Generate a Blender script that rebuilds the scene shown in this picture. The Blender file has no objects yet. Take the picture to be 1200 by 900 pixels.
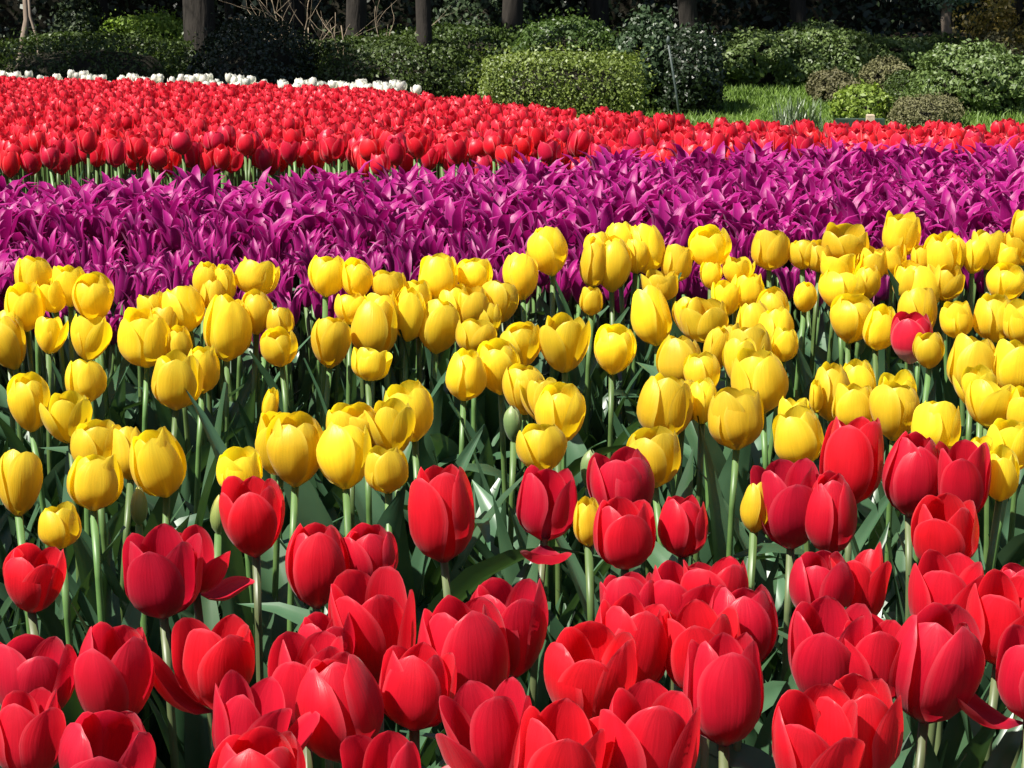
import bpy, math, random
import numpy as np
from mathutils import Vector, Matrix, Euler

R = math.radians
S = bpy.context.scene
COL = S.collection

# ---------------------------------------------------------------- camera, sky, sun, exposure
CAM_Z, FPX, PITCH = 1.05, 2400.0, math.atan2(555, 2400)
cd = bpy.data.cameras.new('camera')
cam = bpy.data.objects.new('camera', cd)
COL.objects.link(cam)
cam.location = (0, 0, CAM_Z)
cam.rotation_euler = (math.pi / 2 - PITCH, 0, 0)
cd.sensor_width = 36.0
cd.lens = 36.0 * FPX / 1200.0
cd.clip_start, cd.clip_end = 0.05, 2000
S.camera = cam

SUN_ELEV, SUN_AZ = R(52), R(-122)           # azimuth from +Y, positive towards +X
sun_dir = Vector((math.sin(SUN_AZ) * math.cos(SUN_ELEV), math.cos(SUN_AZ) * math.cos(SUN_ELEV), math.sin(SUN_ELEV)))
w = bpy.data.worlds.new('World')
S.world = w
w.use_nodes = True
nt = w.node_tree
sky = nt.nodes.new('ShaderNodeTexSky')
sky.sky_type = 'NISHITA'
sky.sun_disc = False
sky.sun_elevation = SUN_ELEV
sky.sun_rotation = SUN_AZ % (2 * math.pi)
nt.links.new(sky.outputs[0], nt.nodes['Background'].inputs[0])
nt.nodes['Background'].inputs[1].default_value = 0.05
ld = bpy.data.lights.new('sun', 'SUN')
ld.energy, ld.angle, ld.color = 5.0, R(0.53), (1.0, 0.95, 0.86)
sun = bpy.data.objects.new('sun', ld)
COL.objects.link(sun)
sun.rotation_euler = sun_dir.to_track_quat('Z', 'Y').to_euler()
S.view_settings.view_transform = 'Standard'
S.view_settings.look = 'None'
S.view_settings.gamma = 1
S.view_settings.exposure = 1.12
S.view_settings.use_curve_mapping = False
S.render.engine = 'CYCLES'
S.cycles.max_bounces = 8
S.cycles.diffuse_bounces = 4
S.cycles.transmission_bounces = 5
S.cycles.use_denoising = True

# ---------------------------------------------------------------- helpers
rng = random.Random(11)
nrng = np.random.default_rng(11)
CP, SP = math.cos(PITCH), math.sin(PITCH)


def ray(px, py):
    u, v = (px - 600) / FPX, -(py - 450) / FPX
    return Vector((u, CP + v * SP, v * CP - SP))


def at_z(px, py, z):
    d = ray(px, py)
    k = (z - CAM_Z) / d.z
    return Vector((d.x * k, d.y * k, z))


def at_y(px, py, y):
    d = ray(px, py)
    k = y / d.y
    return Vector((d.x * k, y, CAM_Z + d.z * k))


def px_of(p):
    x, y, z = p[0], p[1], p[2] - CAM_Z
    depth = y * CP - z * SP
    return 600 + FPX * x / depth, 450 - FPX * (y * SP + z * CP) / depth


def ground_z(x, y):
    if y < 5:
        z = 0.0
    elif y < 15:
        z = -0.06 * (y - 5)
    else:
        z = -0.6
    return z


def obj(name, me, parent=None, loc=(0, 0, 0), rot=(0, 0, 0), sc=(1, 1, 1)):
    o = bpy.data.objects.new(name, me)
    COL.objects.link(o)
    o.parent = parent
    o.location, o.rotation_euler, o.scale = loc, rot, sc
    return o


def tag(o, label=None, cat=None, group=None, kind=None):
    for k, v in (('label', label), ('category', cat), ('group', group), ('kind', kind)):
        if v:
            o[k] = v
    return o


def thing(name, label, cat, loc, rot=(0, 0, 0), group=None):
    return tag(obj(name, None, None, loc, rot), label, cat, group)


def mesh(name, V, F, mats, uv=None, fm=None, smooth=True):
    V = np.asarray(V, dtype=np.float32)
    me = bpy.data.meshes.new(name)
    if isinstance(F, np.ndarray):
        n, k = F.shape
        me.vertices.add(len(V))
        me.vertices.foreach_set('co', V.ravel())
        me.loops.add(n * k)
        me.loops.foreach_set('vertex_index', F.astype(np.int32).ravel())
        me.polygons.add(n)
        me.polygons.foreach_set('loop_start', np.arange(0, n * k, k, dtype=np.int32))
        me.polygons.foreach_set('loop_total', np.full(n, k, dtype=np.int32))
        me.update(calc_edges=True)
    else:
        me.from_pydata([tuple(v) for v in V], [], F)
    for m in (mats if isinstance(mats, (list, tuple)) else [mats]):
        me.materials.append(m)
    if uv is not None:
        l = me.uv_layers.new(name='UVMap')
        idx = np.empty(len(me.loops), dtype=np.int32)
        me.loops.foreach_get('vertex_index', idx)
        l.data.foreach_set('uv', np.asarray(uv, dtype=np.float32)[idx].ravel())
    if fm is not None:
        me.polygons.foreach_set('material_index', np.asarray(fm, dtype=np.int32))
    if smooth:
        me.polygons.foreach_set('use_smooth', np.ones(len(me.polygons), dtype=bool))
    me.update()
    E = V.max(0) - V.min(0)
    me['wide'], me['tall'] = float((E[0] + E[1]) / 2), float(V[:, 2].max())
    return me


class Soup:
    """collects quads for one mesh"""
    def __init__(s):
        s.V, s.F, s.U, s.M, s.n = [], [], [], [], 0

    def add(s, V, F, U=None, m=0):
        V = np.asarray(V, dtype=np.float32)
        F = np.asarray(F, dtype=np.int32)
        s.V.append(V)
        s.F.append(F + s.n)
        s.U.append(np.zeros((len(V), 2), np.float32) if U is None else np.asarray(U, np.float32))
        s.M.append(np.full(len(F), m))
        s.n += len(V)

    def build(s, name, mats, smooth=True):
        return mesh(name, np.concatenate(s.V), np.concatenate(s.F), mats, np.concatenate(s.U), np.concatenate(s.M), smooth)


def grid_faces(nr, nc):
    a = np.arange(nr * nc).reshape(nr, nc)
    return np.stack([a[:-1, :-1], a[:-1, 1:], a[1:, 1:], a[1:, :-1]], -1).reshape(-1, 4)


def tube(pts, rad, seg=8, cap=True):
    """tapered tube along points; returns V, F(quads), U"""
    pts = [Vector(p) for p in pts]
    V, U = [], []
    ref = Vector((0.31, 0.9, 0.17)).normalized()
    n = len(pts)
    for i, p in enumerate(pts):
        t = (pts[min(i + 1, n - 1)] - pts[max(i - 1, 0)]).normalized()
        a = t.cross(ref)
        if a.length < 1e-3:
            a = t.cross(Vector((1, 0, 0)))
        a.normalize()
        b = t.cross(a)
        for k in range(seg + 1):
            an = 2 * math.pi * k / seg
            V.append(p + (a * math.cos(an) + b * math.sin(an)) * rad[i])
            U.append((k / seg, i / (n - 1)))
    F = grid_faces(n, seg + 1)
    V = np.array(V)
    if cap:
        c = len(V)
        V = np.vstack([V, np.array(pts[-1])[None], np.array(pts[0])[None]])
        U += [(0.5, 1), (0.5, 0)]
        F2 = []
        b0 = (n - 1) * (seg + 1)
        for k in range(0, seg, 2):
            F2.append((b0 + k, b0 + k + 1, b0 + (k + 2) % (seg + 1) if k + 2 <= seg else b0, c))
            F2.append((k + 2 if k + 2 <= seg else 0, k + 1, k, c + 1))
        F = np.vstack([F, np.array(F2)])
    return V, F, np.array(U)


# ---------------------------------------------------------------- materials
def new_mat(name):
    m = bpy.data.materials.new(name)
    m.use_nodes = True
    t = m.node_tree
    return m, t, t.nodes['Principled BSDF'], t.nodes['Material Output']


def ramp(t, stops, src):
    r = t.nodes.new('ShaderNodeValToRGB')
    while len(r.color_ramp.elements) < len(stops):
        r.color_ramp.elements.new(0.5)
    for e, (p, c) in zip(r.color_ramp.elements, stops):
        e.position, e.color = p, (*c, 1)
    t.links.new(src, r.inputs[0])
    return r.outputs[0]


def mixc(t, kind, fac, a, b):
    n = t.nodes.new('ShaderNodeMix')
    n.data_type = 'RGBA'
    n.blend_type = kind
    for sock, v in ((n.inputs[0], fac), (n.inputs[6], a), (n.inputs[7], b)):
        if hasattr(v, 'links'):
            t.links.new(v, sock)
        elif isinstance(v, tuple):
            sock.default_value = (*v, 1)
        else:
            sock.default_value = v
    return n.outputs[2]


def maprange(t, src, a, b, c, d):
    n = t.nodes.new('ShaderNodeMapRange')
    for i, v in enumerate((a, b, c, d)):
        n.inputs[i + 1].default_value = v
    t.links.new(src, n.inputs[0])
    return n.outputs[0]


def petal_mat(name, stops, trans_col, trans=0.35, rough=0.38, sat_var=0.003, vein=0.1, spec=0.4, val=(0.82, 1.12), rimc=(0.9, 0.8, 0.7), rimf=0.12, blotc=(0.8, 0.75, 0.7), sheen=0.12):
    m, t, p, out = new_mat(name)
    uv = t.nodes.new('ShaderNodeUVMap')
    sep = t.nodes.new('ShaderNodeSeparateXYZ')
    t.links.new(uv.outputs[0], sep.inputs[0])
    # lengthwise veins and streaks in the petal itself
    mp = t.nodes.new('ShaderNodeMapping')
    mp.inputs['Scale'].default_value = (16, 1.1, 1)
    t.links.new(uv.outputs[0], mp.inputs[0])
    oi = t.nodes.new('ShaderNodeObjectInfo')
    cmb = t.nodes.new('ShaderNodeCombineXYZ')
    mul = t.nodes.new('ShaderNodeMath')
    mul.operation = 'MULTIPLY'
    mul.inputs[1].default_value = 60
    t.links.new(oi.outputs['Random'], mul.inputs[0])
    t.links.new(mul.outputs[0], cmb.inputs[2])
    add = t.nodes.new('ShaderNodeVectorMath')
    t.links.new(mp.outputs[0], add.inputs[0])
    t.links.new(cmb.outputs[0], add.inputs[1])
    no = t.nodes.new('ShaderNodeTexNoise')
    no.inputs['Scale'].default_value = 1.6
    no.inputs['Detail'].default_value = 4
    t.links.new(add.outputs[0], no.inputs[0])
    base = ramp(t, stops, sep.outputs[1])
    fr = t.nodes.new('ShaderNodeMath')
    fr.operation = 'FRACT'
    t.links.new(sep.outputs[0], fr.inputs[0])
    ce = t.nodes.new('ShaderNodeMath')
    ce.operation = 'SUBTRACT'
    ce.inputs[1].default_value = 0.5
    t.links.new(fr.outputs[0], ce.inputs[0])
    ab = t.nodes.new('ShaderNodeMath')
    ab.operation = 'ABSOLUTE'
    t.links.new(ce.outputs[0], ab.inputs[0])
    rim = maprange(t, ab.outputs[0], 0.4, 0.49, 0.0, rimf)
    base = mixc(t, 'MIX', rim, base, rimc)
    blot = t.nodes.new('ShaderNodeTexNoise')
    blot.inputs['Scale'].default_value = 45
    blot.inputs['Detail'].default_value = 3
    tco = t.nodes.new('ShaderNodeTexCoord')
    t.links.new(tco.outputs['Object'], blot.inputs[0])
    base = mixc(t, 'MULTIPLY', maprange(t, blot.outputs[0], 0.5, 0.75, 0.0, 0.5), base, blotc)
    streak = maprange(t, no.outputs[0], 0.3, 0.7, 1 - vein, 1 + vein * 0.5)
    hv = t.nodes.new('ShaderNodeHueSaturation')
    t.links.new(maprange(t, oi.outputs['Random'], 0, 1, 0.5 - sat_var, 0.5 + sat_var), hv.inputs['Hue'])
    vm = t.nodes.new('ShaderNodeMath')
    vm.operation = 'MULTIPLY'
    t.links.new(streak, vm.inputs[0])
    t.links.new(maprange(t, oi.outputs['Random'], 0, 1, *val), vm.inputs[1])
    t.links.new(vm.outputs[0], hv.inputs['Value'])
    t.links.new(base, hv.inputs['Color'])
    t.links.new(hv.outputs[0], p.inputs['Base Color'])
    p.inputs['Roughness'].default_value = rough
    p.inputs['Specular IOR Level'].default_value = spec
    p.inputs['Sheen Weight'].default_value = sheen
    p.inputs['Sheen Roughness'].default_value = 0.4
    bump = t.nodes.new('ShaderNodeBump')
    bump.inputs['Strength'].default_value = 0.14
    bump.inputs['Distance'].default_value = 0.004
    t.links.new(no.outputs[0], bump.inputs['Height'])
    t.links.new(bump.outputs[0], p.inputs['Normal'])
    tr = t.nodes.new('ShaderNodeBsdfTranslucent')
    t.links.new(mixc(t, 'MULTIPLY', 1.0, hv.outputs[0], trans_col), tr.inputs[0])
    mx = t.nodes.new('ShaderNodeMixShader')
    mx.inputs[0].default_value = trans
    t.links.new(p.outputs[0], mx.inputs[1])
    t.links.new(tr.outputs[0], mx.inputs[2])
    t.links.new(mx.outputs[0], out.inputs[0])
    return m


def leaf_mat(name, a, b, rough=0.4, trans=0.2, scale=6.0, spec=0.5, tcol=(0.9, 1.0, 0.4), rand_obj=True, geo_rand=False):
    m, t, p, out = new_mat(name)
    tc = t.nodes.new('ShaderNodeTexCoord')
    no = t.nodes.new('ShaderNodeTexNoise')
    no.inputs['Scale'].default_value = scale
    no.inputs['Detail'].default_value = 3
    t.links.new(tc.outputs['Object'], no.inputs[0])
    fac = maprange(t, no.outputs[0], 0.3, 0.7, 0, 1)
    if geo_rand:
        g = t.nodes.new('ShaderNodeNewGeometry')
        ad = t.nodes.new('ShaderNodeMath')
        ad.operation = 'MULTIPLY_ADD'
        ad.inputs[1].default_value = 0.7
        t.links.new(g.outputs['Random Per Island'], ad.inputs[0])
        sc = t.nodes.new('ShaderNodeMath')
        sc.operation = 'MULTIPLY'
        sc.inputs[1].default_value = 0.4
        t.links.new(fac, sc.inputs[0])
        t.links.new(sc.outputs[0], ad.inputs[2])
        fac = ad.outputs[0]
    c = mixc(t, 'MIX', fac, a, b)
    if rand_obj:
        oi = t.nodes.new('ShaderNodeObjectInfo')
        hv = t.nodes.new('ShaderNodeHueSaturation')
        t.links.new(maprange(t, oi.outputs['Random'], 0, 1, 0.75, 1.25), hv.inputs['Value'])
        t.links.new(maprange(t, oi.outputs['Random'], 0, 1, 0.485, 0.515), hv.inputs['Hue'])
        t.links.new(c, hv.inputs['Color'])
        c = hv.outputs[0]
    t.links.new(c, p.inputs['Base Color'])
    p.inputs['Roughness'].default_value = rough
    p.inputs['Specular IOR Level'].default_value = spec
    tr = t.nodes.new('ShaderNodeBsdfTranslucent')
    t.links.new(mixc(t, 'MULTIPLY', 1.0, c, tcol), tr.inputs[0])
    mx = t.nodes.new('ShaderNodeMixShader')
    mx.inputs[0].default_value = trans
    t.links.new(p.outputs[0], mx.inputs[1])
    t.links.new(tr.outputs[0], mx.inputs[2])
    t.links.new(mx.outputs[0], out.inputs[0])
    return m


def rough_mat(name, a, b, scale=20, rough=0.9, bump=0.4, dist=0.01, stretch=(1, 1, 1), spec=0.3):
    m, t, p, out = new_mat(name)
    tc = t.nodes.new('ShaderNodeTexCoord')
    mp = t.nodes.new('ShaderNodeMapping')
    mp.inputs['Scale'].default_value = stretch
    t.links.new(tc.outputs['Object'], mp.inputs[0])
    no = t.nodes.new('ShaderNodeTexNoise')
    no.inputs['Scale'].default_value = scale
    no.inputs['Detail'].default_value = 6
    t.links.new(mp.outputs[0], no.inputs[0])
    t.links.new(mixc(t, 'MIX', maprange(t, no.outputs[0], 0.3, 0.7, 0, 1), a, b), p.inputs['Base Color'])
    p.inputs['Roughness'].default_value = rough
    p.inputs['Specular IOR Level'].default_value = spec
    b_ = t.nodes.new('ShaderNodeBump')
    b_.inputs['Strength'].default_value = bump
    b_.inputs['Distance'].default_value = dist
    t.links.new(no.outputs[0], b_.inputs['Height'])
    t.links.new(b_.outputs[0], p.inputs['Normal'])
    return m


M = {}
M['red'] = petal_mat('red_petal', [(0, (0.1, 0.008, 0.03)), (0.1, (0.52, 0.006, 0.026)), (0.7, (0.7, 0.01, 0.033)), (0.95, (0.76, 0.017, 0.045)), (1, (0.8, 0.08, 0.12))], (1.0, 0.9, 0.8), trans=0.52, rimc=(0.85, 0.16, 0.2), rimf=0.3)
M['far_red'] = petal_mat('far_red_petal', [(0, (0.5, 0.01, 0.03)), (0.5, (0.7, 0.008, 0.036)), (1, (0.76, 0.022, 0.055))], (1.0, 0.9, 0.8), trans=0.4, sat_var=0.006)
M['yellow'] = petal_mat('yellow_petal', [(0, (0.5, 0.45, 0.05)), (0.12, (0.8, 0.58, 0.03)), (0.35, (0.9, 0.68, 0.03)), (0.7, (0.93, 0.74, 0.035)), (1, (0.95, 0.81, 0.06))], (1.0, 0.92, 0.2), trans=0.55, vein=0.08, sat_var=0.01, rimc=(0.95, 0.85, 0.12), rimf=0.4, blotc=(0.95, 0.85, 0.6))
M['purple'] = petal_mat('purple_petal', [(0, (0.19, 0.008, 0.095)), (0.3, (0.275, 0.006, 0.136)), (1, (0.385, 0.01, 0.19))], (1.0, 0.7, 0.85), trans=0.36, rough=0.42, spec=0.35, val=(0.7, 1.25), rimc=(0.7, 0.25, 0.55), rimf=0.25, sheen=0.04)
M['white'] = petal_mat('white_petal', [(0, (0.6, 0.65, 0.4)), (0.3, (0.8, 0.8, 0.74)), (1, (0.83, 0.82, 0.78))], (1.0, 1.0, 0.85), trans=0.4, vein=0.04)
M['bicolour'] = petal_mat('red_white_petal', [(0, (0.8, 0.75, 0.6)), (0.1, (0.8, 0.6, 0.5)), (0.35, (0.72, 0.02, 0.05)), (1, (0.78, 0.012, 0.04))], (1.0, 0.8, 0.7), trans=0.35)
M['bud'] = petal_mat('bud_petal', [(0, (0.16, 0.24, 0.07)), (0.6, (0.28, 0.33, 0.09)), (1, (0.45, 0.42, 0.08))], (1.0, 1.0, 0.4), trans=0.2)
M['green_bud'] = petal_mat('green_bud_petal', [(0, (0.1, 0.18, 0.06)), (0.6, (0.17, 0.27, 0.1)), (1, (0.26, 0.33, 0.13))], (1.0, 1.0, 0.4), trans=0.15)
M['leaf'] = leaf_mat('tulip_leaf', (0.018, 0.054, 0.025), (0.07, 0.142, 0.07), rough=0.36, trans=0.18, scale=9, spec=0.42, tcol=(1.0, 1.0, 0.35))
M['stem'] = leaf_mat('tulip_stem', (0.06, 0.12, 0.03), (0.1, 0.17, 0.05), rough=0.45, trans=0.05, scale=14)
M['dark_stem'] = leaf_mat('tulip_stem_brownish', (0.07, 0.1, 0.04), (0.11, 0.13, 0.055), rough=0.45, trans=0.05, scale=14)
M['soil'] = rough_mat('soil', (0.02, 0.015, 0.01), (0.055, 0.04, 0.028), scale=14, bump=1.0, dist=0.03)
M['litter'] = rough_mat('ground_litter', (0.03, 0.03, 0.015), (0.08, 0.065, 0.035), scale=9, bump=0.8, dist=0.03)
M['bark'] = rough_mat('bark', (0.011, 0.009, 0.007), (0.03, 0.025, 0.02), scale=22, bump=1.0, dist=0.02, stretch=(1, 1, 0.22))  # the trunks' shade is worked into this near-black bark colour
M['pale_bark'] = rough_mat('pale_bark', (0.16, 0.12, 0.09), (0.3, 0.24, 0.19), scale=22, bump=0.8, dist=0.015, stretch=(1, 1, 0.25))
M['twig'] = rough_mat('twig', (0.012, 0.011, 0.006), (0.024, 0.021, 0.012), scale=30)  # near-black fill that stands in for shade behind the leaves
M['bare_twig'] = rough_mat('bare_twig', (0.2, 0.15, 0.1), (0.34, 0.27, 0.19), scale=30)


# ---------------------------------------------------------------- tulip parts
def petal_cup(Rm, H, top, W, splay=0.0, curl=0.0, seed=0, nr=10, nc=7, edge=0.05, crk=0.04):
    """one petal about +X: returns V (n,3), U (n,2)"""
    g = random.Random(seed)
    ph = [g.uniform(0, 6.28) for _ in range(4)]
    tt = 1 - (1 - np.linspace(0, 1, nr)) ** 1.35
    ss = np.linspace(-1, 1, nc)
    T, Q = np.meshgrid(tt, ss, indexing='ij')
    wt = 0.48 + 0.1 * math.sin(seed // 7)
    low = np.clip(1 - (1 - np.clip(T / wt, 0, 1)) ** 2, 0, 1) ** 0.7
    k = np.clip((T - wt) / (1 - wt), 0, 1)
    r = Rm * np.where(T < wt, 0.14 + 0.86 * low, 1 - (1 - top) * k ** 2.1)
    tp = g.uniform(0.4, 0.52)
    wlow = 0.32 + 0.68 * np.sin(np.pi / 2 * np.clip(T / tp, 0, 1))
    whi = np.clip(1 - (np.clip((T - tp) / (1 - tp), 0, 1)) ** 2.2, 0, 1) ** g.uniform(0.55, 0.8) + 0.03
    wd = W * np.where(T < tp, wlow, whi)
    th = Q * wd / np.maximum(r, 0.72 * Rm)
    lat = wd / W                                   # fades the waves where the petal runs out
    z = H * (0.98 * T ** 0.92)
    r = r * (1 + edge * Q ** 2 * T * lat - 0.07 * np.exp(-(Q / 0.2) ** 2) * np.sin(np.pi * np.clip(T, 0, 1)))
    r = r + crk * Rm * lat * (T * np.abs(Q) * np.sin(7 * T + ph[0] + 2.2 * Q) + 0.5 * T * np.sin(3.1 * Q + ph[1]))
    r = r + curl * Rm * np.clip((T - 0.7) / 0.3, 0, 1) ** 2     # tip bends outwards
    z = z + 0.025 * H * lat * T ** 2 * np.sin(9 * Q + ph[2]) * np.abs(Q)
    x, y = r * np.cos(th), r * np.sin(th)
    c, s = math.cos(splay), math.sin(splay)
    X, Z = x * c + z * s, -x * s + z * c
    V = np.stack([X, y, Z], -1).reshape(-1, 3)
    U = np.stack([Q * 0.5 + 0.5 + 3 * (seed % 17), T], -1).reshape(-1, 2)
    return V, U


def rotz(V, a):
    c, s = math.cos(a), math.sin(a)
    return np.stack([V[:, 0] * c - V[:, 1] * s, V[:, 0] * s + V[:, 1] * c, V[:, 2]], -1)


def cup_flower(soup, openness, seed, nr=13, nc=9, splays=None, at=None, sc=1.0, crk=0.045):
    """tulip cup about 0.06 wide, 0.08 tall, base at the origin"""
    g = random.Random(seed)
    F = grid_faces(nr, nc)
    a0 = g.uniform(0, 6.28) if splays is None else 0.0
    for i in range(6):
        inner = i % 2
        Rm = 0.0285 * (0.9 if inner else 1.0)
        top = 0.5 + 0.38 * openness + g.uniform(-0.07, 0.07)
        sp = 0.01 + 0.17 * openness * g.uniform(0.0, 1.8) + (0.25 if g.random() < 0.05 * openness else 0) - (0.03 if inner else 0)
        curl = g.uniform(-0.08, 0.1) * openness
        H = 0.079 * g.uniform(0.93, 1.03) * (1.0 if inner else 0.98)
        if splays is not None and splays[i] is not None:
            sp, curl = splays[i], 0.1
        V, U = petal_cup(Rm, H, top, 0.0285 * g.uniform(0.88, 1.06), sp, curl, seed * 7 + i, nr, nc, 0.0 if inner else 0.05, crk)
        V = rotz(V, a0 + i * math.pi / 3 + g.uniform(-0.08, 0.08)) * sc
        if at is not None:
            V = V @ np.array(at[0].to_3x3()).T + np.array(at[0].translation)
        soup.add(V, F, U)
    return soup


def lily_flower(soup, openness, seed, nr=9, nc=5, at=None):
    g = random.Random(seed)
    F = grid_faces(nr, nc)
    a0 = g.uniform(0, 6.28)
    for i in range(6):
        L = 0.1 * g.uniform(0.85, 1.12)
        op = openness * g.uniform(0.6, 1.35)
        tw = g.uniform(-0.5, 0.5)
        t = np.linspace(0, 1, nr)
        ang = np.interp(t, [0, 0.12, 0.35, 0.6, 0.85, 1], [1.1, 0.55, 0.02 + 0.25 * op, 0.2 + 0.75 * op, 0.45 + 1.2 * op, 0.6 + 1.6 * op])
        ds = L / (nr - 1)
        r = 0.004 + np.concatenate([[0], np.cumsum(np.sin(ang[:-1]) * ds)])
        z = np.concatenate([[0], np.cumsum(np.cos(ang[:-1]) * ds)])
        hw = 0.0138 * np.interp(t, [0, 0.2, 0.42, 0.7, 0.9, 1], [0.35, 0.8, 1, 0.72, 0.3, 0.04])
        ss = np.linspace(-1, 1, nc)
        T, Q = np.meshgrid(t, ss, indexing='ij')
        Rr, Zz, Hw, An = (np.repeat(a[:, None], nc, 1) for a in (r, z, hw, ang))
        fold = 0.45 * Hw * Q ** 2
        y = Q * Hw + tw * 0.012 * T ** 2
        X = Rr - fold * np.cos(An) + 0.25 * tw * Hw * Q * T
        Z = Zz + fold * np.sin(An) + tw * 0.4 * Hw * Q * T
        V = rotz(np.stack([X, y, Z], -1).reshape(-1, 3), a0 + i * math.pi / 3 + g.uniform(-0.2, 0.2))
        if at is not None:
            V = V @ np.array(at.to_3x3()).T + np.array(at.translation)
        soup.add(V, F, np.stack([Q * 0.5 + 0.5 + 3 * ((seed + i) % 13), T], -1).reshape(-1, 2))
    return soup


def bud_mesh(name, mat, seed):
    s = Soup()
    F = grid_faces(9, 6)
    for i in range(3):
        V, U = petal_cup(0.0125, 0.06, 0.12, 0.0165, 0.0, 0.0, seed + i, 9, 6, 0.0, 0.03)
        s.add(rotz(V, i * 2.0944), F, U)
    return s.build(name, mat)


def leaf_grid(L, W, bend, fold, twist, seed, nr=10, nc=5):
    """tulip leaf rising from the origin, arching towards +X"""
    g = random.Random(seed)
    ph = g.uniform(0, 6.28)
    t = np.linspace(0, 1, nr)
    ang = 0.1 + bend * t ** 1.6
    ds = L / (nr - 1)
    cx = 0.004 + np.concatenate([[0], np.cumsum(np.sin(ang[:-1]) * ds)])
    cz = np.concatenate([[0], np.cumsum(np.cos(ang[:-1]) * ds)])
    hw = W * np.interp(t, [0, 0.15, 0.4, 0.65, 0.85, 0.95, 1], [0.45, 0.75, 1.0, 0.88, 0.5, 0.2, 0.02])
    T, Q = np.meshgrid(t, np.linspace(-1, 1, nc), indexing='ij')
    An, Cx, Cz, Hw = (np.repeat(a[:, None], nc, 1) for a in (ang, cx, cz, hw))
    fd = fold * (1 - 0.5 * T)
    y0 = Q * Hw * np.cos(fd)
    up = np.abs(Q) * Hw * np.sin(fd) + 0.07 * W * np.sin(8 * T + ph) * Q
    tw = twist * T ** 1.3
    y = y0 * np.cos(tw) - up * np.sin(tw)
    n = y0 * np.sin(tw) + up * np.cos(tw)
    X = Cx - n * np.cos(An)
    Z = Cz + n * np.sin(An)
    return np.stack([X, y, Z], -1).reshape(-1, 3), np.stack([Q * .5 + .5, T], -1).reshape(-1, 2), grid_faces(nr, nc)


def leaf_mesh(seed):
    g = random.Random(seed)
    V, U, F = leaf_grid(g.uniform(0.3, 0.42), g.uniform(0.015, 0.029), g.choice((0.3, 0.5, 0.8, 1.1, 1.9)) * g.uniform(0.8, 1.2), g.uniform(0.25, 0.9), g.uniform(-1.5, 1.5), seed)
    return mesh('leaf', V, F, M['leaf'], U)


def stem_mesh(seed, mat):
    g = random.Random(seed)
    a, b = g.uniform(-0.012, 0.012), g.uniform(-0.012, 0.012)
    pts = [(a * math.sin(math.pi * t), b * math.sin(math.pi * t), t) for t in np.linspace(0, 1, 7)]
    V, F, U = tube(pts, [0.0045, 0.0044, 0.0042, 0.004, 0.0038, 0.0037, 0.0042], 8)
    return mesh('stem', V, F, mat, U)


LEAVES = [leaf_mesh(100 + i) for i in range(14)]
STEMS = [stem_mesh(200 + i, M['stem']) for i in range(5)]
DSTEMS = [stem_mesh(220 + i, M['dark_stem']) for i in range(4)]


def cup_set(mat, seed0):
    out = {}
    for key, ops in (('c', (0.0, 0.12, 0.25, 0.3)), ('m', (0.25, 0.35, 0.45, 0.55, 0.65, 0.75, 0.8)), ('o', (0.85, 1.0, 1.1, 1.25))):
        out[key] = [cup_flower(Soup(), op * (0.6 if mat is M['yellow'] else 1.0), seed0 + 10 * j + ord(key), crk=0.075 if mat is M['yellow'] else 0.05).build('flower', mat) for j, op in enumerate(ops)]
    return out


CUPS = {k: cup_set(M[k], sd) for k, sd in (('red', 1000), ('yellow', 2000), ('bicolour', 3000))}
BUDS = {'bud': bud_mesh('flower', M['bud'], 31), 'green_bud': bud_mesh('flower', M['green_bud'], 57)}


def splayed(mat, seed, splays, openness=0.4):
    return cup_flower(Soup(), openness, seed, splays=splays).build('flower', mat)


def tulip(name, cat, head, fw, fh, flower_me, stem_pool, label, group, fz=None, n_leaves=3, lean=0.05, turn=None, tilt=0.1, leaf_sc=1.0, spl=False):
    """head: world point of the flower's middle; fw, fh: the flower's real width and height"""
    mesh_w, mesh_h = (0.062, 0.081) if spl else (flower_me['wide'], flower_me['tall'])
    gz = ground_z(head.x, head.y)
    rot = Euler((rng.gauss(0, lean * 0.5), rng.gauss(0, lean * 0.5), 0))
    foot_h = max(0.12, head.z - 0.48 * fh - gz)
    up = rot.to_matrix() @ Vector((0, 0, 1))
    k = foot_h / up.z
    base = Vector((head.x, head.y, head.z - 0.48 * fh)) - up * k
    root = thing(name, label, cat, base, rot, group)
    turn = rng.uniform(0, 6.28) if turn is None else turn
    obj('flower', flower_me, root, (0, 0, k - 0.001), (rng.gauss(0, tilt * 0.6), rng.gauss(0, tilt * 0.6), turn), (fw / mesh_w, fw / mesh_w, fh / mesh_h))
    obj('stem', rng.choice(stem_pool), root, (0, 0, -0.02), (0, 0, rng.uniform(0, 6.28)), (1, 1, k + 0.02))
    a0 = rng.uniform(0, 6.28)
    for i in range(n_leaves):
        s = leaf_sc * rng.uniform(0.75, 1.1) * min(1.1, foot_h / 0.38)
        lf = rng.choice(LEAVES)
        s = min(s, 0.92 * foot_h / lf['tall'])
        obj('leaf', lf, root, (0, 0, -0.01 + 0.035 * i), (0, 0, a0 + i * 2.2 + rng.uniform(-0.5, 0.5)), (s, s * rng.uniform(0.85, 1.2), s))
    return root


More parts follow.
